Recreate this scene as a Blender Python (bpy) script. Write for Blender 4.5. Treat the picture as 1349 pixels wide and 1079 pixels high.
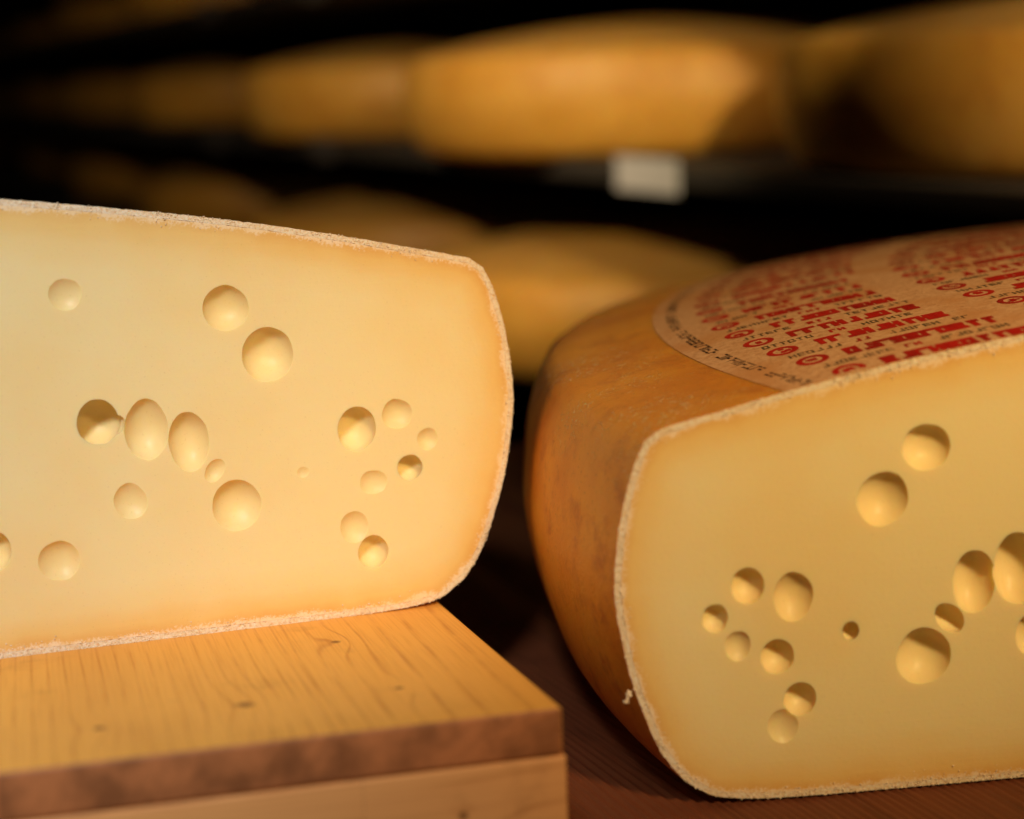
import bpy, bmesh, math, random
from mathutils import Matrix, Vector, noise
from mathutils.kdtree import KDTree

# ------------------------------------------------------------------ clear
for o in list(bpy.data.objects): bpy.data.objects.remove(o)
scene = bpy.context.scene
COL = scene.collection
random.seed(7)

# ------------------------------------------------------------------ camera
F, CX, CY = 2212.1, 674.5, 539.5            # focal length and centre in photo pixels
class Cam:
    """pinhole camera at (0,0,H): horizon row h0 at the centre column, roll = slope of the horizon"""
    def __init__(s, h0, roll, H):
        p = math.atan((CY - h0) / F); q = math.atan(roll)
        R0 = Vector((1, 0, 0)); s.f = Vector((0, math.cos(p), -math.sin(p))); U0 = Vector((0, math.sin(p), math.cos(p)))
        s.r = R0 * math.cos(q) - U0 * math.sin(q); s.u = R0 * math.sin(q) + U0 * math.cos(q); s.C = Vector((0, 0, H))
    def matrix(s):
        m = Matrix((s.r, s.u, -s.f)).transposed().to_4x4(); m.translation = s.C; return m
    def ray(s, x, y): return s.f + s.r * ((x - CX) / F) - s.u * ((y - CY) / F)
    def onz(s, x, y, z=0.0):
        d = s.ray(x, y); return s.C + d * ((z - s.C.z) / d.z)
    def onplane(s, x, y, P, n):
        d = s.ray(x, y); return s.C + d * ((P - s.C).dot(n) / d.dot(n))
T = Cam(92.52, .0395, .3123)                 # level world: table top at z = 0
L = Cam(300., .0332, .1799)                  # the same camera seen from the sloping board's own frame
ML = T.matrix() @ L.matrix().inverted()      # board frame -> world (the board top slopes down to the back)

cd = bpy.data.cameras.new('camera'); camera = bpy.data.objects.new('camera', cd); COL.objects.link(camera)
camera.matrix_world = T.matrix()
cd.sensor_fit = 'HORIZONTAL'; cd.sensor_width = 36; cd.lens = F / 1349 * 36
cd.clip_start = .02; cd.clip_end = 100
cd.dof.use_dof = True; cd.dof.focus_distance = .765; cd.dof.aperture_fstop = 3.4; cd.dof.aperture_blades = 0
scene.camera = camera

# ------------------------------------------------------------------ world, lamps, exposure
w = bpy.data.worlds.new('World'); scene.world = w; w.use_nodes = True
w.node_tree.nodes['Background'].inputs[0].default_value = (1, .72, .42, 1)
w.node_tree.nodes['Background'].inputs[1].default_value = .006
def aim(o, loc, target):
    o.location = loc; o.rotation_euler = (Vector(target) - Vector(loc)).to_track_quat('-Z', 'Y').to_euler()
def spot(name, loc, target, power, size, blend, radius, col):
    l = bpy.data.lights.new(name, 'SPOT'); l.energy = power; l.spot_size = math.radians(size); l.spot_blend = blend
    l.shadow_soft_size = radius; l.color = col
    o = bpy.data.objects.new(name, l); COL.objects.link(o); aim(o, loc, target); return o
spot('key_lamp', (-.16, -.14, .98), (-.30, .74, .06), 50, 37, 1.0, .10, (1, .99, .96))
spot('cellar_lamp', (.66, -.26, 1.00), (.14, .79, .19), 86, 28, 1.0, .085, (1, .68, .31))
spot('shelf_lamp', (.46, .95, .64), (-.03, 2.45, .24), 42, 28, .5, .02, (1, .86, .46))
spot('aisle_fill', (-.90, 1.25, 1.00), (.00, 3.6, .35), 72, 90, .8, .05, (1, .82, .54))  # added fill that lifts the shadowed wheels along the rack, no known fixture
spot('rack_fill', (.98, .45, .70), (.70, 1.60, .29), 82, 38, 1.0, .05, (1, .80, .48))  # added fill, only there to brighten the nearest whole wheel
scene.view_settings.view_transform = 'Standard'; scene.view_settings.look = 'None'
scene.view_settings.gamma = 1; scene.view_settings.exposure = 0
scene.view_settings.use_curve_mapping = False
scene.render.resolution_x, scene.render.resolution_y = 1024, 819

# ------------------------------------------------------------------ node helpers
class NT:
    def __init__(s, name):
        s.m = bpy.data.materials.new(name); s.m.use_nodes = True; s.t = s.m.node_tree
        s.b = s.t.nodes['Principled BSDF']; s.out = s.t.nodes['Material Output']
    def n(s, typ, **kw):
        nd = s.t.nodes.new(typ)
        for k, v in kw.items(): setattr(nd, k, v)
        return nd
    def link(s, a, b): s.t.links.new(a, b)
    def put(s, sock, v):
        if isinstance(v, bpy.types.NodeSocket): s.link(v, sock)
        else: sock.default_value = v
    def math(s, op, a, b=0.0, c=None, clamp=False):
        nd = s.n('ShaderNodeMath', operation=op, use_clamp=clamp); s.put(nd.inputs[0], a); s.put(nd.inputs[1], b)
        if c is not None: s.put(nd.inputs[2], c)
        return nd.outputs[0]
    def vmath(s, op, a, b=(0, 0, 0)):
        nd = s.n('ShaderNodeVectorMath', operation=op); s.put(nd.inputs[0], a); s.put(nd.inputs[1], b)
        return nd.outputs['Value'] if op in ('LENGTH', 'DOT_PRODUCT', 'DISTANCE') else nd.outputs[0]
    def coord(s, kind='Object'): return s.n('ShaderNodeTexCoord').outputs[kind]
    def xyz(s, v):
        nd = s.n('ShaderNodeSeparateXYZ'); s.link(v, nd.inputs[0]); return nd.outputs
    def comb(s, x, y, z):
        nd = s.n('ShaderNodeCombineXYZ')
        for i, v in enumerate((x, y, z)): s.put(nd.inputs[i], v)
        return nd.outputs[0]
    def noise(s, vec, scale, detail=3, rough=.5, col=False):
        nd = s.n('ShaderNodeTexNoise'); s.link(vec, nd.inputs['Vector']); nd.inputs['Scale'].default_value = scale
        nd.inputs['Detail'].default_value = detail; nd.inputs['Roughness'].default_value = rough
        return nd.outputs['Color' if col else 'Fac']
    def ramp(s, fac, stops, interp='LINEAR'):
        nd = s.n('ShaderNodeValToRGB'); s.put(nd.inputs[0], fac); cr = nd.color_ramp; cr.interpolation = interp
        while len(cr.elements) < len(stops): cr.elements.new(.5)
        for e, (p, c) in zip(cr.elements, stops):
            e.position = p; e.color = (*c, 1) if len(c) == 3 else c
        return nd.outputs[0]
    def smooth(s, v, a, b):
        nd = s.n('ShaderNodeMapRange', interpolation_type='SMOOTHSTEP'); s.put(nd.inputs[0], v)
        nd.inputs[1].default_value = a; nd.inputs[2].default_value = b
        nd.inputs[3].default_value = 0; nd.inputs[4].default_value = 1
        return nd.outputs[0]
    def mix(s, fac, a, b, mode='MIX'):
        nd = s.n('ShaderNodeMix', data_type='RGBA', blend_type=mode)
        s.put(nd.inputs[0], fac)
        for sock, v in ((nd.inputs[6], a), (nd.inputs[7], b)):
            s.put(sock, (*v, 1) if isinstance(v, tuple) and len(v) == 3 else v)
        return nd.outputs[2]
    def bump(s, h, dist, strength=1.0):
        nd = s.n('ShaderNodeBump'); nd.inputs['Distance'].default_value = dist; nd.inputs['Strength'].default_value = strength
        s.link(h, nd.inputs['Height']); s.link(nd.outputs[0], s.b.inputs['Normal']); return nd
    def set(s, **kw):
        for k, v in kw.items(): s.put(s.b.inputs[k.replace('_', ' ')], v)
        return s
def lin(r, g, b): 
    f = lambda c: (c / 255 / 12.92) if c < 10.3 else ((c / 255 + .055) / 1.055) ** 2.4
    return (f(r), f(g), f(b))

# wheel measures shared by shape and material
R_AXIS_OFF = .1301      # cut plane's distance from the wheel's axis
PROFILE = [(0, 0), (.2, 0), (.36, 0), (.41, .0003), (.432, .0016), (.445, .0046), (.4546, .0115), (.4645, .026), (.4715, .0435),
           (.477, .0605), (.4805, .078), (.4825, .093), (.4825, .106), (.480, .128), (.4765, .143), (.4725, .1545), (.469, .1615),
           (.4625, .1662), (.452, .1690), (.438, .1722), (.4077, .1795), (.3622, .189), (.3174, .1965), (.26, .2045), (.2, .2115),
           (.13, .2175), (.06, .2208), (0, .222)]

def paste_material(name, yaxis, dome, hole):
    """cheese paste: pale ivory yellow, deeper amber under the rind"""
    k = NT(name); P = k.coord(); x, y, z = k.xyz(P)
    d = k.n('ShaderNodeAttribute', attribute_name='rim_distance').outputs['Fac']; d0 = d
    wob = k.math('MULTIPLY', k.math('SUBTRACT', k.noise(P, 60, 3), .5), .006)
    d = k.math('ADD', d, wob)
    col = k.ramp(k.math('MULTIPLY', d, 36), [(.0, lin(226, 182, 112)), (.14, lin(227, 176, 98)), (.30, lin(236, 199, 126)),
                                             (.6, lin(239, 215, 156)), (1, lin(240, 222, 170))])
    fz = k.math('ADD', k.math('MULTIPLY', k.noise(P, 850, 3, .7), 1.1), k.math('MULTIPLY', k.noise(P, 110, 3), .9))
    fuzz = k.smooth(k.math('SUBTRACT', fz, k.math('MULTIPLY', k.math('SUBTRACT', d0, .0026), 110)), .72, 1.02)
    col = k.mix(k.math('MULTIPLY', fuzz, .8), col, lin(248, 226, 196))
    var = k.noise(P, 14, 4)
    col = k.mix(k.smooth(var, .42, .68), col, k.mix(.35, col, lin(240, 208, 140)))
    specks = k.smooth(k.noise(P, 900, 1), .66, .74)
    col = k.mix(k.math('MULTIPLY', specks, .10), col, lin(150, 95, 40))
    if hole: col = k.mix(.12, col, lin(244, 200, 96))
    k.set(Base_Color=col, Roughness=.42 if hole else .46, Subsurface_Weight=k.math('MULTIPLY', k.smooth(d0, .003, .014), .7), Subsurface_Radius=(1.0, .62, .24),
          Subsurface_Scale=.0045, Specular_IOR_Level=.4 if hole else .35)
    k.b.inputs['IOR'].default_value = 1.42
    h = k.math('ADD', k.math('MULTIPLY', k.noise(P, 420, 4, .6), .5), k.noise(P, 45, 3))
    st = k.noise(k.vmath('MULTIPLY', P, (30, 30, 900)), 1, 2)
    h = k.math('ADD', h, k.math('MULTIPLY', st, .25))
    k.bump(h, .0006, .35 if not hole else .18)
    return k.m

def rim_material():
    k = NT('cut rind edge'); P = k.coord()
    n1 = k.noise(P, 700, 4, .7); n2 = k.noise(P, 90, 3)
    col = k.ramp(n1, [(.32, lin(222, 178, 124)), (.48, lin(244, 220, 188)), (.7, lin(252, 240, 222))])
    col = k.mix(k.math('MULTIPLY', k.smooth(n2, .5, .7), .5), col, lin(236, 200, 150))
    k.set(Base_Color=col, Roughness=.8, Subsurface_Weight=.25, Subsurface_Radius=(1, .6, .3), Subsurface_Scale=.003, Specular_IOR_Level=.2)
    k.bump(n1, .0010, .8)
    return k.m

def rind_material(name='waxy washed rind', cols=((206, 116, 30), (232, 150, 48), (236, 164, 64)), blot=(186, 106, 40)):
    k = NT(name); P = k.coord(); x, y, z = k.xyz(P)
    big = k.noise(P, 9, 4, .6); mid = k.noise(P, 55, 4, .65); fine = k.noise(P, 480, 4, .7)
    col = k.ramp(big, [(.30, lin(*cols[0])), (.5, lin(*cols[1])), (.7, lin(*cols[2]))])
    col = k.mix(k.math('MULTIPLY', k.smooth(mid, .48, .72), .8), col, lin(*blot))
    col = k.mix(k.math('MULTIPLY', k.smooth(fine, .58, .72), .55), col, lin(132, 72, 26))
    # pale scuffs and rubbed flakes along the shoulder of the wheel
    sh = k.math('MULTIPLY', k.smooth(z, .128, .158), k.math('SUBTRACT', 1, k.smooth(z, .170, .184)))
    fl = k.smooth(k.noise(k.vmath('MULTIPLY', P, (1, 1, 2.2)), 330, 3, .7), .54, .64)
    patch = k.smooth(k.noise(P, 32, 3), .42, .58)
    flake = k.math('MULTIPLY', k.math('MULTIPLY', sh, fl), patch)
    dust = k.math('MULTIPLY', k.smooth(k.noise(P, 1100, 2, .7), .66, .74), .35)
    col = k.mix(k.math('MULTIPLY', sh, .22), col, lin(224, 170, 104))
    col = k.mix(k.math('MAXIMUM', k.math('MULTIPLY', flake, .6), dust), col, lin(240, 206, 156))
    k.set(Base_Color=col, Roughness=k.math('ADD', .36, k.math('MULTIPLY', mid, .25)), Subsurface_Weight=.55,
          Subsurface_Radius=(1, .38, .08), Subsurface_Scale=.009, Specular_IOR_Level=.45)
    h = k.math('ADD', k.math('ADD', k.math('MULTIPLY', fine, .35), k.math('MULTIPLY', mid, 1.0)), k.math('MULTIPLY', flake, .8))
    k.bump(h, .0013, .7)
    return k.m

def simple(name, col, rough=.6, nscale=60, var=.25, bump=.0006, spec=.3):
    k = NT(name); P = k.coord(); n1 = k.noise(P, nscale, 4, .6)
    c2 = tuple(c * (1 - var) for c in col)
    k.set(Base_Color=k.mix(k.smooth(n1, .35, .65), col, c2), Roughness=rough, Specular_IOR_Level=spec)
    k.bump(n1, bump, .6); return k.m

def print_material(name, col, wear):
    """thin ink, rubbed away in places so that the rind shows through"""
    k = NT(name); P = k.coord(); n1 = k.noise(P, 520, 4, .75); n2 = k.noise(P, 40, 3)
    worn = k.smooth(k.math('ADD', k.math('MULTIPLY', n1, .7), k.math('MULTIPLY', n2, .4)), wear, wear + .12)
    c = k.mix(k.smooth(n2, .4, .65), col, tuple(v * .72 for v in col))
    k.set(Base_Color=c, Roughness=.5, Alpha=k.math('SUBTRACT', 1, k.math('MULTIPLY', worn, .75)), Specular_IOR_Level=.35)
    k.bump(n1, .0006, .5); return k.m

def label_material():
    k = NT('casein label paper'); P = k.coord(); n1 = k.noise(P, 300, 4, .7); n2 = k.noise(P, 30, 4)
    c = k.ramp(n1, [(.3, lin(196, 140, 98)), (.55, lin(222, 172, 128)), (.75, lin(230, 184, 142))])
    c = k.mix(k.smooth(n2, .45, .7), c, lin(208, 148, 98))
    k.set(Base_Color=c, Roughness=.5, Specular_IOR_Level=.35); k.bump(k.math('ADD', n1, n2), .0009, .6); return k.m

def wood_material(name, light, dark, endc, pith, freq, along, wob=1.6, knots=(), rough=.42, line=.75, kax=0):
    """softwood: growth rings round a pith line that runs along one axis, knots push the rings aside"""
    k = NT(name); P = k.coord(); x, y, z = k.xyz(P)
    a, b, c = (x, z, y) if along == 'y' else (y, z, x)           # a across, b up, c along the grain
    rnd = k.n('ShaderNodeObjectInfo').outputs['Random']
    low = k.noise(k.comb(k.math('MULTIPLY', a, 9), k.math('MULTIPLY', b, 5), k.math('ADD', k.math('MULTIPLY', c, 2.6), k.math('MULTIPLY', rnd, 40))), 1, 2)
    aa = k.math('ADD', k.math('SUBTRACT', a, pith[0]), k.math('MULTIPLY', k.math('SUBTRACT', rnd, .5), .06)); bb = k.math('SUBTRACT', b, pith[1])
    r = k.math('SQRT', k.math('ADD', k.math('MULTIPLY', aa, aa), k.math('MULTIPLY', bb, bb)))
    ph = k.math('ADD', k.math('MULTIPLY', r, freq), k.math('MULTIPLY', low, wob))
    kn = None
    for (ka, kc, s) in knots:
        da = k.math('SUBTRACT', (a, b)[kax], ka); dc = k.math('MULTIPLY', k.math('SUBTRACT', c, kc), .45)
        d = k.math('SQRT', k.math('ADD', k.math('MULTIPLY', da, da), k.math('MULTIPLY', dc, dc)))
        g = k.math('POWER', 2.718, k.math('MULTIPLY', k.math('POWER', k.math('DIVIDE', d, s * 2.6), 2.0), -1))
        ph = k.math('ADD', ph, k.math('MULTIPLY', g, .9))
        d2 = k.math('SQRT', k.math('ADD', k.math('MULTIPLY', da, da), k.math('POWER', k.math('SUBTRACT', c, kc), 2.0)))
        core = k.math('SUBTRACT', 1, k.smooth(k.math('ADD', d2, k.math('MULTIPLY', k.math('SUBTRACT', k.noise(P, 300, 2), .5), s * .8)), s * .25, s * 1.1))
        kn = core if kn is None else k.math('MAXIMUM', kn, core)
    fr = k.math('FRACT', ph)
    ring = k.ramp(fr, [(0, (0, 0, 0)), (.76, (.10,) * 3), (.88, (1, 1, 1)), (.92, (.8,) * 3), (1, (0, 0, 0))])
    ringv = k.math('MULTIPLY', ring, k.smooth(k.noise(P, 26, 3), .25, .75))
    fib = k.noise(k.comb(k.math('MULTIPLY', a, 900), k.math('MULTIPLY', b, 900), k.math('MULTIPLY', c, 18)), 1, 3, .6)
    broad = k.noise(k.comb(k.math('MULTIPLY', a, 16), k.math('MULTIPLY', b, 16), k.math('MULTIPLY', c, 5)), 1, 3)
    col = k.mix(k.math('MULTIPLY', ringv, line), light, dark)
    col = k.mix(k.math('MULTIPLY', k.smooth(fib, .45, .7), .22), col, dark)
    col = k.mix(k.math('MULTIPLY', k.smooth(broad, .45, .7), .35), col, k.mix(.5, light, dark))
    if kn is not None: col = k.mix(k.math('MULTIPLY', kn, .85), col, tuple(v * .38 for v in dark))
    # end grain drinks in dirt and oil: darker, blotchy
    nrm = k.xyz(k.coord('Normal')); en = nrm[1] if along == 'y' else nrm[0]
    end = k.smooth(k.math('ABSOLUTE', en), .55, .8)
    bl = k.noise(P, 46, 4, .6); bl2 = k.noise(P, 260, 4, .7)
    ec = k.mix(k.smooth(bl, .38, .66), endc, tuple(v * .52 for v in endc))
    ec = k.mix(k.math('MULTIPLY', ringv, .35), ec, tuple(v * .5 for v in endc))
    ec = k.mix(k.math('MULTIPLY', k.smooth(bl2, .55, .72), .5), ec, tuple(v * .4 for v in endc))
    ec = k.mix(k.math('MULTIPLY', k.smooth(rnd, .3, .8), .35), ec, tuple(v * 1.5 for v in endc))
    col = k.mix(end, col, ec)
    dirt = k.smooth(k.noise(P, 22, 5, .65), .56, .76)
    col = k.mix(k.math('MULTIPLY', dirt, .25), col, tuple(v * .5 for v in dark))
    k.set(Base_Color=col, Roughness=k.math('ADD', rough, k.math('MULTIPLY', fib, .2)), Specular_IOR_Level=.4)
    h = k.math('SUBTRACT', k.math('MULTIPLY', fib, .5), k.math('MULTIPLY', ringv, .5))
    k.bump(h, .0005, .6)
    return k.m

M = {}
M['rim'] = rim_material(); M['rind'] = rind_material(); M['label'] = label_material()
M['ripe'] = rind_material('golden ripening rind', ((200, 136, 46), (216, 154, 58), (222, 164, 72)), (198, 130, 48))
M['red'] = print_material('red ink', lin(190, 34, 26), .60); M['grey'] = print_material('grey ink', lin(112, 88, 58), .52)
M['black'] = print_material('dark ink', lin(66, 44, 32), .54)
M['crumb'] = simple('rind crumbs', lin(246, 226, 196), .8, 500, .2)
M['stave'] = wood_material('oiled pine stave', lin(238, 172, 78), lin(172, 96, 30), lin(200, 124, 74), (.02, -.11), 165, 'y',
                           knots=((-.052, .050, .0026), (-.168, .040, .0030), (-.113, .050, .0050), (-.062, .135, .0030)), line=.62)
M['batten'] = wood_material('pine batten', lin(244, 174, 106), lin(190, 118, 58), lin(140, 84, 46), (.09, -.07), 170, 'x', wob=2.2,
                            knots=((-.0375, -.040, .0026), (-.048, -.19, .004)), line=.5, kax=1)
M['tablewood'] = wood_material('dark weathered table wood', lin(116, 62, 36), lin(60, 28, 16), lin(60, 30, 18), (.05, -.3), 150, 'x', rough=.5, line=.5)
M['shelfwood'] = wood_material('grey brown shelf wood', lin(62, 54, 47), lin(40, 33, 27), lin(62, 52, 45), (.1, -.2), 120, 'x', rough=.6)
M['wall'] = simple('dark cellar plaster', lin(30, 25, 21), .9, 5, .4, .004)
M['floor'] = simple('dark cellar floor', lin(34, 29, 25), .8, 6, .4, .002)
M['card'] = simple('white card', lin(236, 226, 220), .6, 40, .06, .0002)

# ------------------------------------------------------------------ object helpers
def obj(name, me, mats=(), parent=None, **props):
    o = bpy.data.objects.new(name, me); COL.objects.link(o); o.parent = parent
    if me is not None:
        for m in mats:
            if m.name not in [x.name for x in me.materials if x]: me.materials.append(m)
    for k, v in props.items(): o[k] = v
    return o
def empty(name, matrix, label, category, group=None):
    o = bpy.data.objects.new(name, None); COL.objects.link(o); o.matrix_world = matrix; o.empty_display_size = .05
    o['label'] = label; o['category'] = category
    if group: o['group'] = group
    return o
def to_mesh(name, bm, smooth_angle=None):
    if smooth_angle is not None:
        bm.normal_update()
        for f in bm.faces: f.smooth = True
        for e in bm.edges:
            if len(e.link_faces) == 2 and e.calc_face_angle(0) > math.radians(smooth_angle): e.smooth = False
    me = bpy.data.meshes.new(name); bm.to_mesh(me); bm.free(); return me
def box(bm, x0, x1, y0, y1, z0, z1, bevel=0, seg=2):
    v = [bm.verts.new(p) for p in ((x0,y0,z0),(x1,y0,z0),(x1,y1,z0),(x0,y1,z0),(x0,y0,z1),(x1,y0,z1),(x1,y1,z1),(x0,y1,z1))]
    fs = [bm.faces.new([v[i] for i in q]) for q in ((0,3,2,1),(4,5,6,7),(0,1,5,4),(1,2,6,5),(2,3,7,6),(3,0,4,7))]
    if bevel: bmesh.ops.bevel(bm, geom=list({e for f in fs for e in f.edges}), offset=bevel, segments=seg, profile=.6, affect='EDGES')
    return v
def frame(origin, xdir):
    """matrix with z up, x along xdir"""
    X = Vector(xdir).normalized(); Z = Vector((0, 0, 1)); Y = Z.cross(X)
    m = Matrix((X, Y, Z)).transposed().to_4x4(); m.translation = origin; return m

# ------------------------------------------------------------------ the setting
def plane(name, co, mat):
    bm = bmesh.new(); bm.faces.new([bm.verts.new(c) for c in co]); return obj(name, to_mesh(name, bm), (mat,), kind='structure')
plane('floor', [(-8, -2, -.86), (6, -2, -.86), (6, 16, -.86), (-8, 16, -.86)], M['floor'])
plane('wall_end', [(-8, 16, -.86), (6, 16, -.86), (6, 16, 2.6), (-8, 16, 2.6)], M['wall'])

# table: planks whose soft wood has worn down between the hard growth rings
GR = math.radians(113)                        # the direction in which the table's grain runs
tableM = frame(Vector((.02, .80, 0)), (math.cos(GR), math.sin(GR), 0))
table = obj('table', None, kind='structure'); table.matrix_world = tableM; table['label'] = 'dark brown weathered table with ridged grain under the cheese and board'
def table_plank(y0, y1, x0, x1, fine, seed):
    ny = int((y1 - y0) / fine); nx = 46
    vs = []; fs = []
    for i in range(nx + 1):
        for j in range(ny + 1):
            x = x0 + (x1 - x0) * i / nx; y = y0 + (y1 - y0) * j / ny
            p = y / .0044 + 2.6 * noise.noise((x * 2.2, y * 9, seed)) + .5 * noise.noise((x * 9, y * 40, seed + 5))
            fr = p - math.floor(p)
            h = (.5 - .5 * math.cos(2 * math.pi * (fr ** 1.7))) * (.75 + .5 * noise.noise((x * 5, y * 60, seed + 9)))
            edge = min((y - y0), (y1 - y)) / .004
            h = h * .0017 - .0018 - (.0015 * (1 - edge) ** 2 if edge < 1 else 0)
            vs.append((x, y, h))
    for i in range(nx):
        for j in range(ny):
            a = i * (ny + 1) + j; fs.append((a, a + ny + 1, a + ny + 2, a + 1))
    n0 = len(vs)                                # underside
    for (x, y) in ((x0, y0), (x1, y0), (x1, y1), (x0, y1)): vs.append((x, y, -.04))
    top_loop = [0 + 0, nx * (ny + 1), nx * (ny + 1) + ny, ny]
    fs.append((n0, n0 + 3, n0 + 2, n0 + 1))
    fs.append(tuple([n0, n0 + 1] + [i * (ny + 1) for i in range(nx, -1, -1)]))
    fs.append(tuple([n0 + 1, n0 + 2] + [nx * (ny + 1) + j for j in range(ny, -1, -1)]))
    fs.append(tuple([n0 + 2, n0 + 3] + [i * (ny + 1) + ny for i in range(0, nx + 1)]))
    fs.append(tuple([n0 + 3, n0] + [j for j in range(0, ny + 1)]))
    me = bpy.data.meshes.new('plank'); me.from_pydata(vs, [], fs); me.update()
    for p in me.polygons: p.use_smooth = len(p.vertices) == 4
    return obj('plank', me, (M['tablewood'],), table)
yb = [-1.15, -.83, -.50, -.20, .17, .47, .78, 1.06]    # across the grain (positive = towards the left)
for i in range(len(yb) - 1):
    table_plank(yb[i] + .0006, yb[i + 1] - .0006, -.62, .56, .0008 if yb[i] in (-.50, -.20, .17) else .004, i * 3.1)
for (lx, ly) in ((-.5, -1.0), (.45, -1.0), (-.5, .9), (.45, .9)):
    bm = bmesh.new(); box(bm, lx - .035, lx + .035, ly - .035, ly + .035, -.858, -.0405, .003)
    obj('leg', to_mesh('leg', bm), (M['tablewood'],), table)

# ------------------------------------------------------------------ cheese wheels
def resample(pts, step):
    out = []
    for i in range(len(pts) - 1):
        p0 = pts[max(i - 1, 0)]; p1 = pts[i]; p2 = pts[i + 1]; p3 = pts[min(i + 2, len(pts) - 1)]
        n = max(1, int(math.dist(p1, p2) / step))
        for k in range(n):
            t = k / n
            out.append(tuple(.5 * (2 * b + (-a + c) * t + (2 * a - 5 * b + 4 * c - d) * t * t + (-a + 3 * b - 3 * c + d) * t ** 3)
                             for a, b, c, d in zip(p0, p1, p2, p3)))
    out.append(pts[-1]); return [(max(0, a), max(0, b)) for a, b in out]
def inset(pr, d):
    out = []
    for i, (a, b) in enumerate(pr):
        p = pr[max(i - 1, 0)]; q = pr[min(i + 1, len(pr) - 1)]
        tx, tz = q[0] - p[0], q[1] - p[1]; l = math.hypot(tx, tz) or 1
        nx, nz = -tz / l, tx / l
        out.append((max(0, a + nx * d), b + nz * d))
    out[0] = (0, out[1][1]); out[-1] = (0, out[-2][1]); return out
def revolve(pr, nseg, yaxis, seed, amp):
    bm = bmesh.new(); rings = []
    for (a, z) in pr:
        if a < 1e-5: rings.append([bm.verts.new((0, yaxis, z))]); continue
        row = []
        for k in range(nseg):
            th = 2 * math.pi * (k + .5) / nseg
            c, s = math.cos(th), math.sin(th)
            wgt = min(1, max(0, (a - .44) / .03))
            dr = amp * wgt * (noise.noise((c * 1.7 + seed, s * 1.7, z * 7)) + .4 * noise.noise((c * 9 + seed, s * 9, z * 22)))
            row.append(bm.verts.new(((a + dr) * c, yaxis + (a + dr) * s, z)))
        rings.append(row)
    for r0, r1 in zip(rings, rings[1:]):
        for k in range(nseg):
            k2 = (k + 1) % nseg
            if len(r0) == 1 and len(r1) == 1: continue
            if len(r0) == 1: bm.faces.new((r0[0], r1[k2], r1[k]))
            elif len(r1) == 1: bm.faces.new((r0[k], r0[k2], r1[0]))
            else: bm.faces.new((r0[k], r0[k2], r1[k2], r1[k]))
    bmesh.ops.recalc_face_normals(bm, faces=bm.faces)
    return bm
def halve(bm):
    """keep y > 0, return the boundary edges"""
    bmesh.ops.bisect_plane(bm, geom=bm.verts[:] + bm.edges[:] + bm.faces[:], dist=1e-7, plane_co=(0, 0, 0), plane_no=(0, -1, 0), clear_outer=True)
    return [e for e in bm.edges if len(e.link_faces) == 1]
def domed(pr, f): return [(a, z if z < .1662 or a > .4625 else .1662 + (z - .1662) * f) for a, z in pr]
def top_z(dome):
    up = [(a, z) for a, z in resample(domed(PROFILE, dome), .003) if z > .15]
    up.sort()
    def f(r):
        for (a, z), (a2, z2) in zip(up, up[1:]):
            if a <= r <= a2: return z + (z2 - z) * ((r - a) / (a2 - a) if a2 > a else 0)
        return up[-1][1]
    return f

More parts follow.
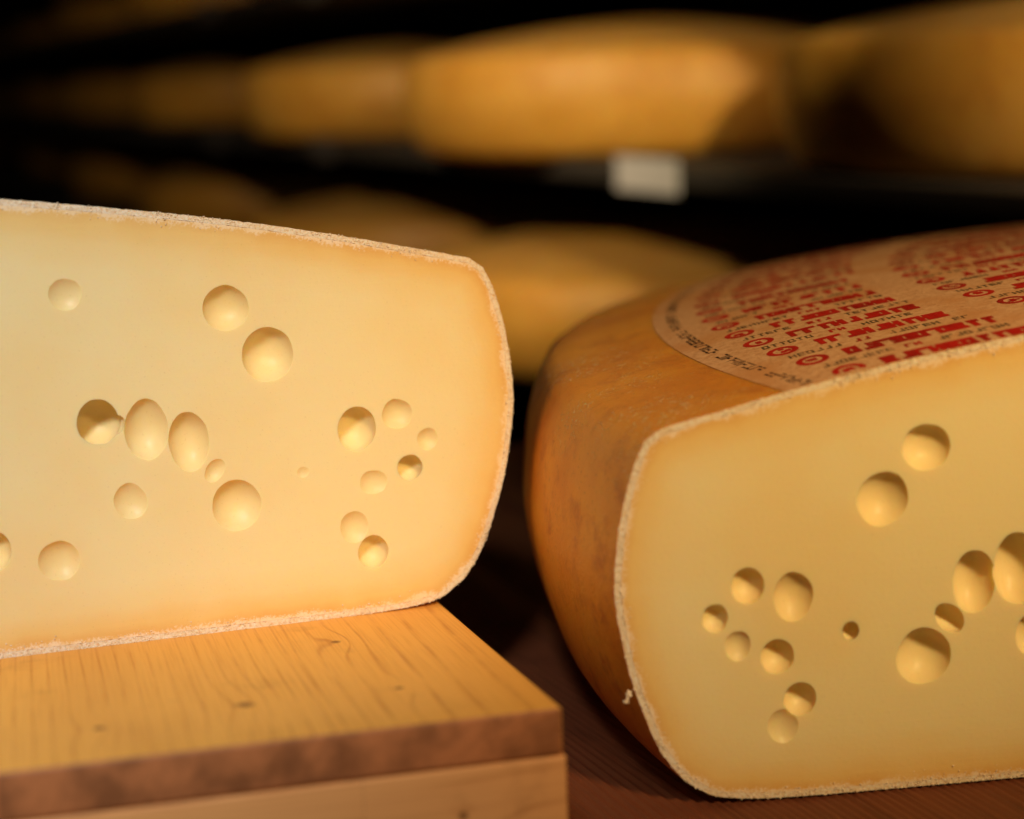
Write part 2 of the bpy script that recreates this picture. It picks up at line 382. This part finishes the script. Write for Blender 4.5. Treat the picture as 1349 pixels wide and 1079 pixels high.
_b = bmesh.new(); bmesh.ops.create_icosphere(_b, subdivisions=1, radius=1); _b.verts.index_update()
ICO_V = [tuple(v.co) for v in _b.verts]; ICO_F = [tuple(v.index for v in f.verts) for f in _b.faces]; _b.free()
def cheese_half(name, matrix, yaxis, dome, seed, holes, label, crumb_spots):
    """piece of a wheel cut along y = 0, the wheel's axis standing at (0, yaxis); holes: (s, z, half width, half height, depth, tilt)"""
    root = empty(name, matrix, label, 'cheese')
    pr = resample(domed(PROFILE, dome), .006)
    RT, NS = .0026, 300
    outer = revolve(pr, NS, yaxis, seed, .0014); eo = halve(outer)
    inner = revolve(inset(pr, RT), NS, yaxis, seed, .0014); halve(inner)
    # rind: closed shell = outer skin + inner skin + the cut band that joins them
    me_i = bpy.data.meshes.new('tmp'); 
    bmesh.ops.reverse_faces(inner, faces=inner.faces); inner.to_mesh(me_i); inner.free()
    outline = [tuple(v.co) for v in {v for e in eo for v in e.verts}]
    outer.from_mesh(me_i); bpy.data.meshes.remove(me_i)
    be = [e for e in outer.edges if len(e.link_faces) == 1]
    br = bmesh.ops.bridge_loops(outer, edges=be)
    # break up the straight band: finer pieces, frayed a little
    cut = [f for f in br['faces']]
    for f in cut: f.material_index = 1
    rimedges = list({e for f in cut for e in f.edges})
    bmesh.ops.subdivide_edges(outer, edges=[e for e in rimedges if all(abs(v.co.y) < 1e-5 for v in e.verts)], cuts=3, use_grid_fill=True)
    outer.verts.ensure_lookup_table()
    for v in outer.verts:
        if abs(v.co.y) < 1e-5:
            q = v.co * 700
            v.co.y += .00006 + .00012 * noise.noise((q.x, seed, q.z))
            if v.co.z > .002: v.co.z += .00035 * noise.noise((q.x, seed + 4, q.z)); v.co.x += .00035 * noise.noise((q.x, seed + 9, q.z))
    bmesh.ops.recalc_face_normals(outer, faces=outer.faces)
    rind = obj('rind', to_mesh('rind', outer, 50), (M['rind'], M['rim']), root)
    # paste: solid with the eyes cut out of it
    paste = revolve(inset(pr, RT + .00004), NS, yaxis, seed, .0014); ee = halve(paste)
    face = bmesh.ops.contextual_create(paste, geom=ee)['faces'][0]
    bmesh.ops.delete(paste, geom=[f for f in paste.faces if f is not face], context='FACES')
    lp = [v for v in face.verts]; base_co = [v.co.copy() for v in lp]; bmesh.ops.delete(paste, geom=[face], context='FACES_ONLY')
    for e_ in (.0014, .0034, .0068, .012, .020, .032):          # rings that follow the rind, so that its tint can fade inwards
        nw = [paste.verts.new((c.x * (1 - e_ / .46), 0, .1 + (c.z - .1) * (1 - e_ / .1))) for c in base_co]
        for a_ in range(len(lp)):
            b_ = (a_ + 1) % len(lp); paste.faces.new((lp[a_], lp[b_], nw[b_], nw[a_]))
        lp = nw
    paste.faces.new(lp)
    ring = list(paste.faces)
    ex = bmesh.ops.extrude_face_region(paste, geom=ring, use_keep_orig=True)
    for v in [g for g in ex['geom'] if isinstance(g, bmesh.types.BMVert)]:
        v.co = (v.co.x * .95, .055, .1 + (v.co.z - .1) * .95)
    bmesh.ops.recalc_face_normals(paste, faces=paste.faces)
    po = bpy.data.objects.new('paste_solid', to_mesh('paste_solid', paste)); COL.objects.link(po)
    cut = bmesh.new()
    for hi, (s, z, a, b, q, tilt) in enumerate(holes):
        # an eye whose opening has half axes a, b and whose centre lies q radii behind the cut (negative: in front of it)
        g = 1 / math.sqrt(1 - q * q); rz = (a + b) / 2 * g
        r = bmesh.ops.create_icosphere(cut, subdivisions=4, radius=1)
        for v in r['verts']:
            d = v.co.copy()
            k = 1 + .045 * noise.noise(d * 1.3 + Vector((hi * 3.7, seed, 0))) + .012 * noise.noise(d * 5 + Vector((hi * 3.7, seed, 4)))
            x, yv, zv = d.x * a * g * k, d.y * rz * k, d.z * b * g * k
            c, sn = math.cos(tilt), math.sin(tilt)
            v.co = (s + x * c - zv * sn, q * rz + yv, z + x * sn + zv * c)
    co = bpy.data.objects.new('eye_cutter', to_mesh('eye_cutter', cut)); COL.objects.link(co)
    bo = po.modifiers.new('eyes', 'BOOLEAN'); bo.operation = 'DIFFERENCE'; bo.solver = 'EXACT'; bo.use_self = True; bo.object = co
    dg = bpy.context.evaluated_depsgraph_get(); dg.update()
    me = bpy.data.meshes.new_from_object(po.evaluated_get(dg), depsgraph=dg)
    bpy.data.objects.remove(po); bpy.data.objects.remove(co)
    bm = bmesh.new(); bm.from_mesh(me); bpy.data.meshes.remove(me)
    pi = inset(pr, RT); 
    for f in bm.faces:
        f.material_index = 0
        c = f.calc_center_median()
        if c.y > 1e-5 and c.y < .05 and any(math.hypot((c.x - s) / (a * 1.7), (c.z - z) / (b * 1.7)) < 1 for s, z, a, b, q, t in holes): f.material_index = 1
    bmesh.ops.triangulate(bm, faces=[f for f in bm.faces if len(f.verts) > 4])
    kd = KDTree(len(outline) * 6); n_ = 0
    ol = sorted(outline, key=lambda p: math.atan2(p[2] - .1, p[0] * .25))
    for p, q in zip(ol, ol[1:] + ol[:1]):
        for t_ in range(6): kd.insert((p[0] + (q[0] - p[0]) * t_ / 6, 0, p[2] + (q[2] - p[2]) * t_ / 6), n_); n_ += 1
    kd.balance()
    me = to_mesh('paste', bm, 33)
    for p in me.polygons:                      # the knife's cut stays flat
        if abs(p.center.y) < 1e-5: p.use_smooth = False
    at = me.attributes.new('rim_distance', 'FLOAT', 'POINT')
    at.data.foreach_set('value', [kd.find((v.co.x, 0, v.co.z))[2] for v in me.vertices])
    obj('paste', me, (paste_material(name + ' paste', yaxis, dome, False), paste_material(name + ' eye wall', yaxis, dome, True)), root)
    # crumbs that the knife tore from the rind
    CV, CF = [], []; rr = random.Random(seed + 3)
    pts = [p for p in outline if abs(p[1]) < 1e-5]
    cxm, czm = 0, .1
    segs = sorted(pts, key=lambda p: math.atan2(p[2] - czm, p[0] * .25))
    def crumb(x, y, z, s):
        b0 = len(CV)
        ax = Vector((rr.uniform(.5, 1.6), rr.uniform(.5, 1.1), rr.uniform(.5, 1.6)))
        for d in ICO_V:
            CV.append((x + s * (d[0] * ax.x + rr.uniform(-.35, .35)), y + s * (d[1] * ax.y + rr.uniform(-.35, .35)), z + s * (d[2] * ax.z + rr.uniform(-.35, .35))))
        for f in ICO_F: CF.append((b0 + f[0], b0 + f[1], b0 + f[2]))
    n = len(segs)
    for _ in range(6500):
        i = rr.randrange(n); p, q = segs[i], segs[(i + 1) % n]
        if math.dist(p, q) > .03: continue
        t = rr.random(); x = p[0] + (q[0] - p[0]) * t; z = p[2] + (q[2] - p[2]) * t
        tx, tz = q[0] - p[0], q[2] - p[2]; l = math.hypot(tx, tz) or 1
        nx, nz = tz / l, -tx / l
        if nx * x + nz * (z - .1) < 0: nx, nz = -nx, -nz
        dep = abs(rr.gauss(0, .0024)) - .0003
        zz = z - nz * dep
        if noise.noise((x * 40, seed, z * 40)) < -.25: continue
        s = rr.uniform(.00010, .00034) * (1.7 if rr.random() < .05 else 1)
        crumb(x - nx * dep, -.0001 - rr.random() * .0003, max(zz, s * .6), s)
    for (x, z, ang, ln, wd, cnt) in crumb_spots:
        for _ in range(cnt):
            u, v = rr.uniform(-.5, .5) * ln, rr.gauss(0, wd)
            crumb(x + u * math.cos(ang) - v * math.sin(ang), -.0004 - rr.random() * .0006, max(.0004, z + u * math.sin(ang) + v * math.cos(ang)), rr.uniform(.0002, .0005))
    cme = bpy.data.meshes.new('crumbs'); cme.from_pydata(CV, [], CF); cme.update()
    obj('crumbs', cme, (M['crumb'],), root, kind='stuff')
    return root

# --- eyes traced from the photograph: pixel centre, half width, half height, depth, tilt
def trace(cam, P, t, n, items):
    out = []
    for (px, py, hw, hh, q, tilt) in items:
        c = cam.onplane(px, py, P, n); e = cam.onplane(px + hw, py, P, n); tp = cam.onplane(px, py - hh, P, n)
        out.append(((c - P).dot(t), c.z - P.z, (e - c).length, (tp - c).length, q, tilt))
    return out
def far_eyes(rr, s0, s1, n, sgn):
    return [(rr.uniform(s0, s1) * sgn, rr.uniform(.04, .16), *(lambda a: (a, a * rr.uniform(.9, 1.2)))(rr.uniform(.006, .012)), rr.uniform(-.5, .3), 0) for _ in range(n)]

HALF = math.sqrt(.4825 ** 2 - R_AXIS_OFF ** 2)
# left piece, on the board, in the board's frame
A, B = L.onz(0, 868), L.onz(570, 799); tL = (B - A).normalized(); nL = Vector((tL.y, -tL.x, 0))
PL = B + tL * (.0454 - HALF)
eyesL = trace(L, PL, tL, nL, [(85, 388, 22, 21, -.80, 0), (297, 406, 30, 31, -.42, 0), (353, 467, 34, 37, -.28, 0), (129, 556, 28, 30, .5, 0),
    (152, 560, 12, 14, .1, -.5), (193, 566, 29, 41, -.5, 0), (249, 582, 26.5, 40, -.45, .06), (283, 620, 12, 17, -.74, -.7), (172, 661, 22, 24, -.74, 0),
    (312, 666, 32, 34, -.52, 0), (-8, 727, 23, 27, .1, 0), (78, 739, 27, 27, -.68, 0), (470, 565, 25, 30, .12, -.1), (523, 545, 20, 20, -.62, 0),
    (563, 578, 14, 15, -.74, 0), (540, 616, 16.5, 17, .4, 0), (492, 636, 18, 16, -.82, 0), (467, 695, 19, 21, -.76, -.3), (492, 727, 20, 22, .05, 0),
    (400, 622, 8, 7, -.93, 0)]) + far_eyes(random.Random(3), .03, .40, 9, -1)
cheese_half('cheese_half', ML @ frame(PL, tL), -R_AXIS_OFF, .88, 2.0, eyesL,
            'pale yellow cut cheese piece full of round holes, standing on the light wooden board',
            [])
# right piece, on the table
yawR = .1111; tR = Vector((math.cos(yawR), math.sin(yawR), 0)); nR = Vector((tR.y, -tR.x, 0))
axisR = Vector((.4869, .849, 0)); PR = axisR + nR * R_AXIS_OFF
eyesR = trace(T, PR, tR, nR, [(1220, 589, 32, 31, -.25, 0), (1163, 657, 34, 36, -.38, 0), (985, 772, 22, 24, 0, 0), (1045, 786, 26, 33, -.45, 0),
    (942, 815, 17, 19, .1, 0), (972, 851, 17, 20, -.6, 0), (1024, 865, 22, 23, .05, 0), (1121, 831, 11, 12, .62, 0), (1054, 921, 21.5, 22, .12, 0),
    (1031, 957, 20, 22, -.76, 0), (1217, 864, 36, 37, -.2, 0), (1251, 814, 16, 23, .35, .75), (1283, 766, 28, 42, -.12, 0), (1340, 748, 31, 48, -.05, 0),
    (1355, 836, 17, 26, -.2, 0)]) + far_eyes(random.Random(8), -.22, .42, 14, 1)
cheeseR = cheese_half('cheese_half', frame(PR, tR), R_AXIS_OFF, 1.0, 5.0, eyesR,
            'cut cheese with orange rind and red printed label on top, on the dark table',
            [((T.onplane(826, 905, PR, nR) - PR).dot(tR), .052, 1.2, .006, .0006, 60)])

# --- printed label on the right piece's top (rows of red print, a dark ring of lettering round the rim)
tz = top_z(1.0)
def lab_pt(s, v, lift): return (s, v + R_AXIS_OFF, tz(math.hypot(s, v)) + lift)
bm = bmesh.new(); rows = []
NR, NA = 40, 200
for i in range(NR + 1):
    r = .412 * i / NR
    rows.append([bm.verts.new(lab_pt(r * math.cos(2 * math.pi * k / NA), r * math.sin(2 * math.pi * k / NA), .00014)) for k in range(NA if i else 1)])
for i in range(NR):
    for k in range(NA):
        k2 = (k + 1) % NA
        if i == 0: bm.faces.new((rows[0][0], rows[1][k], rows[1][k2]))
        else: bm.faces.new((rows[i][k], rows[i + 1][k], rows[i + 1][k2], rows[i][k2]))
bmesh.ops.recalc_face_normals(bm, faces=bm.faces)
bmesh.ops.bisect_plane(bm, geom=bm.verts[:] + bm.edges[:] + bm.faces[:], dist=1e-7, plane_co=(0, .0006, 0), plane_no=(0, -1, 0), clear_outer=True)
ext = bmesh.ops.solidify(bm, geom=bm.faces[:], thickness=-.0001)
label = obj('label', to_mesh('label', bm, 40), (M['label'],), cheeseR, label='round paper label with rows of red print, cut through with the cheese')
rr = random.Random(11)
def quad(bm, s0, s1, v0, v1, lift=.00034):
    lim = .0008 - R_AXIS_OFF
    if max(v0, v1) < lim + .0002: return
    v0 = max(v0, lim); v1 = max(v1, lim)
    bm.faces.new([bm.verts.new(lab_pt(a, b, lift)) for a, b in ((s0, v0), (s1, v0), (s1, v1), (s0, v1))])
def glyph(bm, s, v, wd, h, bold):
    """an unreadable letter-like mark: a few upright and level strokes"""
    t = wd * bold; th = h * bold * .75
    k = rr.randrange(6)
    if k in (0, 1, 2, 4): quad(bm, s, s + t, v, v + h)
    if k in (1, 3, 4): quad(bm, s + wd - t, s + wd, v, v + h, .00036)
    if k == 5: quad(bm, s + wd / 2 - t / 2, s + wd / 2 + t / 2, v, v + h)
    if k in (0, 2, 5, 4): quad(bm, s + t * .5, s + wd, v + h - th, v + h, .00038)
    if k in (0, 1): quad(bm, s + t * .5, s + wd * .9, v + h / 2 - th / 2, v + h / 2 + th / 2, .00040)
    if k in (0, 3, 4): quad(bm, s + t * .5, s + wd, v, v + th, .00042)
def word(bm, s0, s1, v, h, lw, bold, gap=.18):
    s = s0
    while s + lw <= s1: glyph(bm, s, v, lw * (1 - gap), h, bold); s += lw
def seal(bm, s, v, r):
    n = 14
    for k in range(n):
        a, b = 2 * math.pi * k / n, 2 * math.pi * (k + 1) / n
        if v + r * min(math.sin(a), math.sin(b)) + R_AXIS_OFF < .0012: continue
        bm.faces.new([bm.verts.new(lab_pt(s + q * math.cos(c), v + q * math.sin(c), .00034)) for q, c in ((r * .60, a), (r, a), (r, b), (r * .60, b))])
    for _ in range(5):
        a, q = rr.uniform(0, 6.28), rr.uniform(0, r * .4)
        quad(bm, s + q * math.cos(a) - r * .16, s + q * math.cos(a) + r * .18, v + q * math.sin(a) - r * .16, v + q * math.sin(a) + r * .16)
def spans(v):
    """stretches of a row inside the outer band and the inner disc"""
    out = []
    o, i1, i0 = .390, .303, .286
    if abs(v) >= o: return out
    so = math.sqrt(o * o - v * v)
    if abs(v) < i1:
        a = math.sqrt(i1 * i1 - v * v); out += [(-so, -a), (a, so)]
        if abs(v) < i0: b = math.sqrt(i0 * i0 - v * v); out.append((-b, b))
    else: out.append((-so, so))
    return out
for k in range(20):
    v = -.1300 + .0262 * k
    red = bmesh.new(); grey = bmesh.new()
    for (a, b) in spans(v + .006):
        s = a
        while s < b - .012:
            seal(red, s + .0075, v + .0062, .0072); s0 = s + .0215
            e = min(s0 + .072, b)
            word(red, s0, e, v, .0116, .0068, .44, .03); s = e + .010
    for (a, b) in spans(v + .0195):
        s = a + .004
        while s < b - .008:
            e = min(s + rr.uniform(.024, .036), b); word(grey, s, e, v + .0165, .0052, .0040, .28); s = e + .004
            if s < b - .02:
                e = min(s + rr.uniform(.010, .016), b); word(red, s, e, v + .0165, .0052, .0040, .36); s = e + .004
    for b_, mt, nm in ((red, 'red', 'red_print_line'), (grey, 'grey', 'grey_print_line')):
        bmesh.ops.recalc_face_normals(b_, faces=b_.faces)
        if len(b_.faces): obj(nm, to_mesh(nm, b_), (M[mt],), label, kind='stuff')
        else: b_.free()
ring = bmesh.new(); a = math.radians(150)
ang = -math.pi
while ang < math.pi:
    ln = rr.uniform(.03, .06)
    if True:
        n = int(ln / .0036)
        for q in range(n):
            th = ang + q * .0036 / .402
            c, s_ = math.cos(th), math.sin(th)
            for (u0, u1, r0, r1) in rr.sample([(0, .0009, -.0028, .0028), (.0020, .0029, -.0028, .0028), (0, .0029, .0016, .0028), (0, .0029, -.0007, .0005), (0, .0029, -.0028, -.0018)], 2):
                pts = [((.402 + r_) * math.cos(th + u / .402), (.402 + r_) * math.sin(th + u / .402)) for u, r_ in ((u0, r0), (u1, r0), (u1, r1), (u0, r1))]
                if min(p[1] for p in pts) + R_AXIS_OFF < .0012: continue
                ring.faces.new([ring.verts.new(lab_pt(p[0], p[1], .00034 + .00003 * rr.random())) for p in pts])
    ang += (ln + .005) / .402
bmesh.ops.recalc_face_normals(ring, faces=ring.faces)
obj('ring_lettering', to_mesh('ring_lettering', ring), (M['black'],), label, kind='stuff')

# ------------------------------------------------------------------ board under the left piece
c0, c1 = L.onz(724, 925), L.onz(18, 1006); tB = (c0 - c1).normalized()
corner = L.onz(741, 931)
MB = ML @ frame(corner, tB)
board = empty('wooden_board', MB, 'light pine board of glued staves on thick battens, under the hole-filled cheese piece', 'board')
xs = [0, -.0835, -.2045, -.318, -.425, -.54, -.655, -.765, -.88, -.97]
TH = .0187
for i in range(len(xs) - 1):
    bm = bmesh.new(); x0, x1 = xs[i + 1] + .00004, xs[i] - .00004; box(bm, x0, x1, (.0003 * (i % 3)), .56, -TH, 0)
    ends = lambda e: abs(e.verts[0].co.y - e.verts[1].co.y) < .01 and abs(e.verts[0].co.z - e.verts[1].co.z) < .01
    side = lambda e: i == 0 and all(v.co.x > -.001 for v in e.verts)
    bmesh.ops.bevel(bm, geom=[e for e in bm.edges if ends(e) or side(e)], offset=.0019, segments=3, profile=.6, affect='EDGES')
    bmesh.ops.subdivide_edges(bm, edges=[e for e in bm.edges if e.calc_length() > .3], cuts=24)
    for v in bm.verts:                       # worn arris along the front
        if v.co.y < .004: v.co.z += .0005 * noise.noise((v.co.x * 60, 3, 1))
    obj('stave', to_mesh('stave', bm, 40), (M['stave'],), board)
inv = MB.inverted()
def batten(x0, x1, y0, y1):
    bm = bmesh.new(); vs = box(bm, x0, x1, y0, y1, -.065, -TH - .0003)
    for v in vs[:4]:                          # stands flat on the table: drop the foot to world z = 0
        wz = (MB @ v.co); up = MB.to_3x3() @ Vector((0, 0, 1)); v.co.z -= wz.z / up.z
    bmesh.ops.bevel(bm, geom=[e for e in bm.edges if abs(e.verts[0].co.x - e.verts[1].co.x) > .02 or all(v.co.x > -.01 for v in e.verts)], offset=.0018, segments=3, profile=.6, affect='EDGES')
    obj('batten', to_mesh('batten', bm, 40), (M['batten'],), board)
batten(-.0770, .0016, .0006, .07); batten(-.97, -.0771, .0006, .07)
batten(-.97, .0, .40, .47)

# ------------------------------------------------------------------ the ripening shelves behind, with whole wheels
RD = Vector((-.40, .917, 0)).normalized(); ND = Vector((-RD.y, RD.x, 0))     # along the rack, and out into the aisle
cols = [(.735, 1.90), (.274, 2.65), (-.13, 3.70), (-.71, 5.30), (-1.32, 6.9), (-2.09, 9.0), (-3.13, 11.5)]
SH = {'lower': -.122, 'middle': .190, 'upper': .492}
rackM = frame(Vector((.735, 1.90, 0)) , RD)      # local x along the rack (away), local y towards the aisle
rack = empty('shelf_rack', rackM, 'long dark wooden ripening rack carrying whole cheese wheels', 'shelf')
YF = .43                                          # front edge of the shelf boards
for z in list(SH.values()) + [.80]:
    for (x0, x1) in ((-.44, 3.0), (3.002, 6.6), (6.602, 11.6)):
        bm = bmesh.new(); box(bm, x0, x1, -.62, YF, z - .024, z, .002)
        obj('shelf_board', to_mesh('shelf_board', bm, 40), (M['shelfwood'],), rack)
for x in (-.40, 2.9, 6.5, 11.5):
    bm = bmesh.new(); box(bm, x - .03, x + .03, -.685, -.625, -.858, 1.0, .003)
    obj('post', to_mesh('post', bm), (M['shelfwood'],), rack)
plane('wall_side', [rackM @ Vector(p) for p in ((-2.5, -.72, -.86), (14, -.72, -.86), (14, -.72, 2.6), (-2.5, -.72, 2.6))], M['wall'])

WP = [(a * .88, z * .86) for a, z in PROFILE]
def whole_wheel():
    bm = revolve(resample(WP, .012), 96, 0, 9.0, .002); return to_mesh('rind', bm, 60)
wheel_me = whole_wheel()
where = ['nearest the cut cheeses', 'second along', 'third along', 'fourth along', 'fifth along', 'sixth along', 'seventh along']
order = ['first', 'second', 'third', 'fourth', 'fifth', 'sixth', 'seventh']
def put_wheel(x, y, z, label, i):
    M_ = Matrix.Translation((x, y, z)) @ Matrix.Rotation(i * 1.3, 4, 'Z')
    o = obj('whole_cheese', wheel_me, (M['ripe'],)); o.matrix_world = M_
    o['label'] = label; o['category'] = 'cheese'; o['group'] = 'whole cheese wheels on the shelf rack'
for lv, z in SH.items():
    for i, (x, y) in enumerate(cols):
        if lv == 'upper' and i < 2: pass
        put_wheel(x, y, z, 'whole orange cheese on the %s shelf, %s along the rack from the cut cheeses' % (lv, order[i]), i)

# cards pinned to the shelf edges
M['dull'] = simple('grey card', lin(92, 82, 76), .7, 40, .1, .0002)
def card(px, py, wpx, hpx, lvl, label):
    z = SH[lvl]
    Pn = rackM @ Vector((0, YF + .002, 0)); n = -(ND if ND.y < 0 else -ND)
    c = T.onplane(px, py, Pn, n); e1 = T.onplane(px - wpx / 2, py, Pn, n); e2 = T.onplane(px + wpx / 2, py, Pn, n)
    wd = min((e1 - e2).length, .16); h = .042
    bm = bmesh.new(); box(bm, -wd / 2, wd / 2, .0, .0012, -h / 2, h / 2, .0003, 1)
    m = rackM.copy(); m.translation = rackM @ Vector(((rackM.inverted() @ c).x, YF + .0003, z - .012))
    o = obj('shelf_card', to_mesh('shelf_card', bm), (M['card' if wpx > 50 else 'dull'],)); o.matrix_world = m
    o['label'] = label; o['category'] = 'card'; o['group'] = 'cards on the shelf edges'
card(850, 224, 88, 40, 'middle', 'white card on the middle shelf edge below a brightly lit wheel')
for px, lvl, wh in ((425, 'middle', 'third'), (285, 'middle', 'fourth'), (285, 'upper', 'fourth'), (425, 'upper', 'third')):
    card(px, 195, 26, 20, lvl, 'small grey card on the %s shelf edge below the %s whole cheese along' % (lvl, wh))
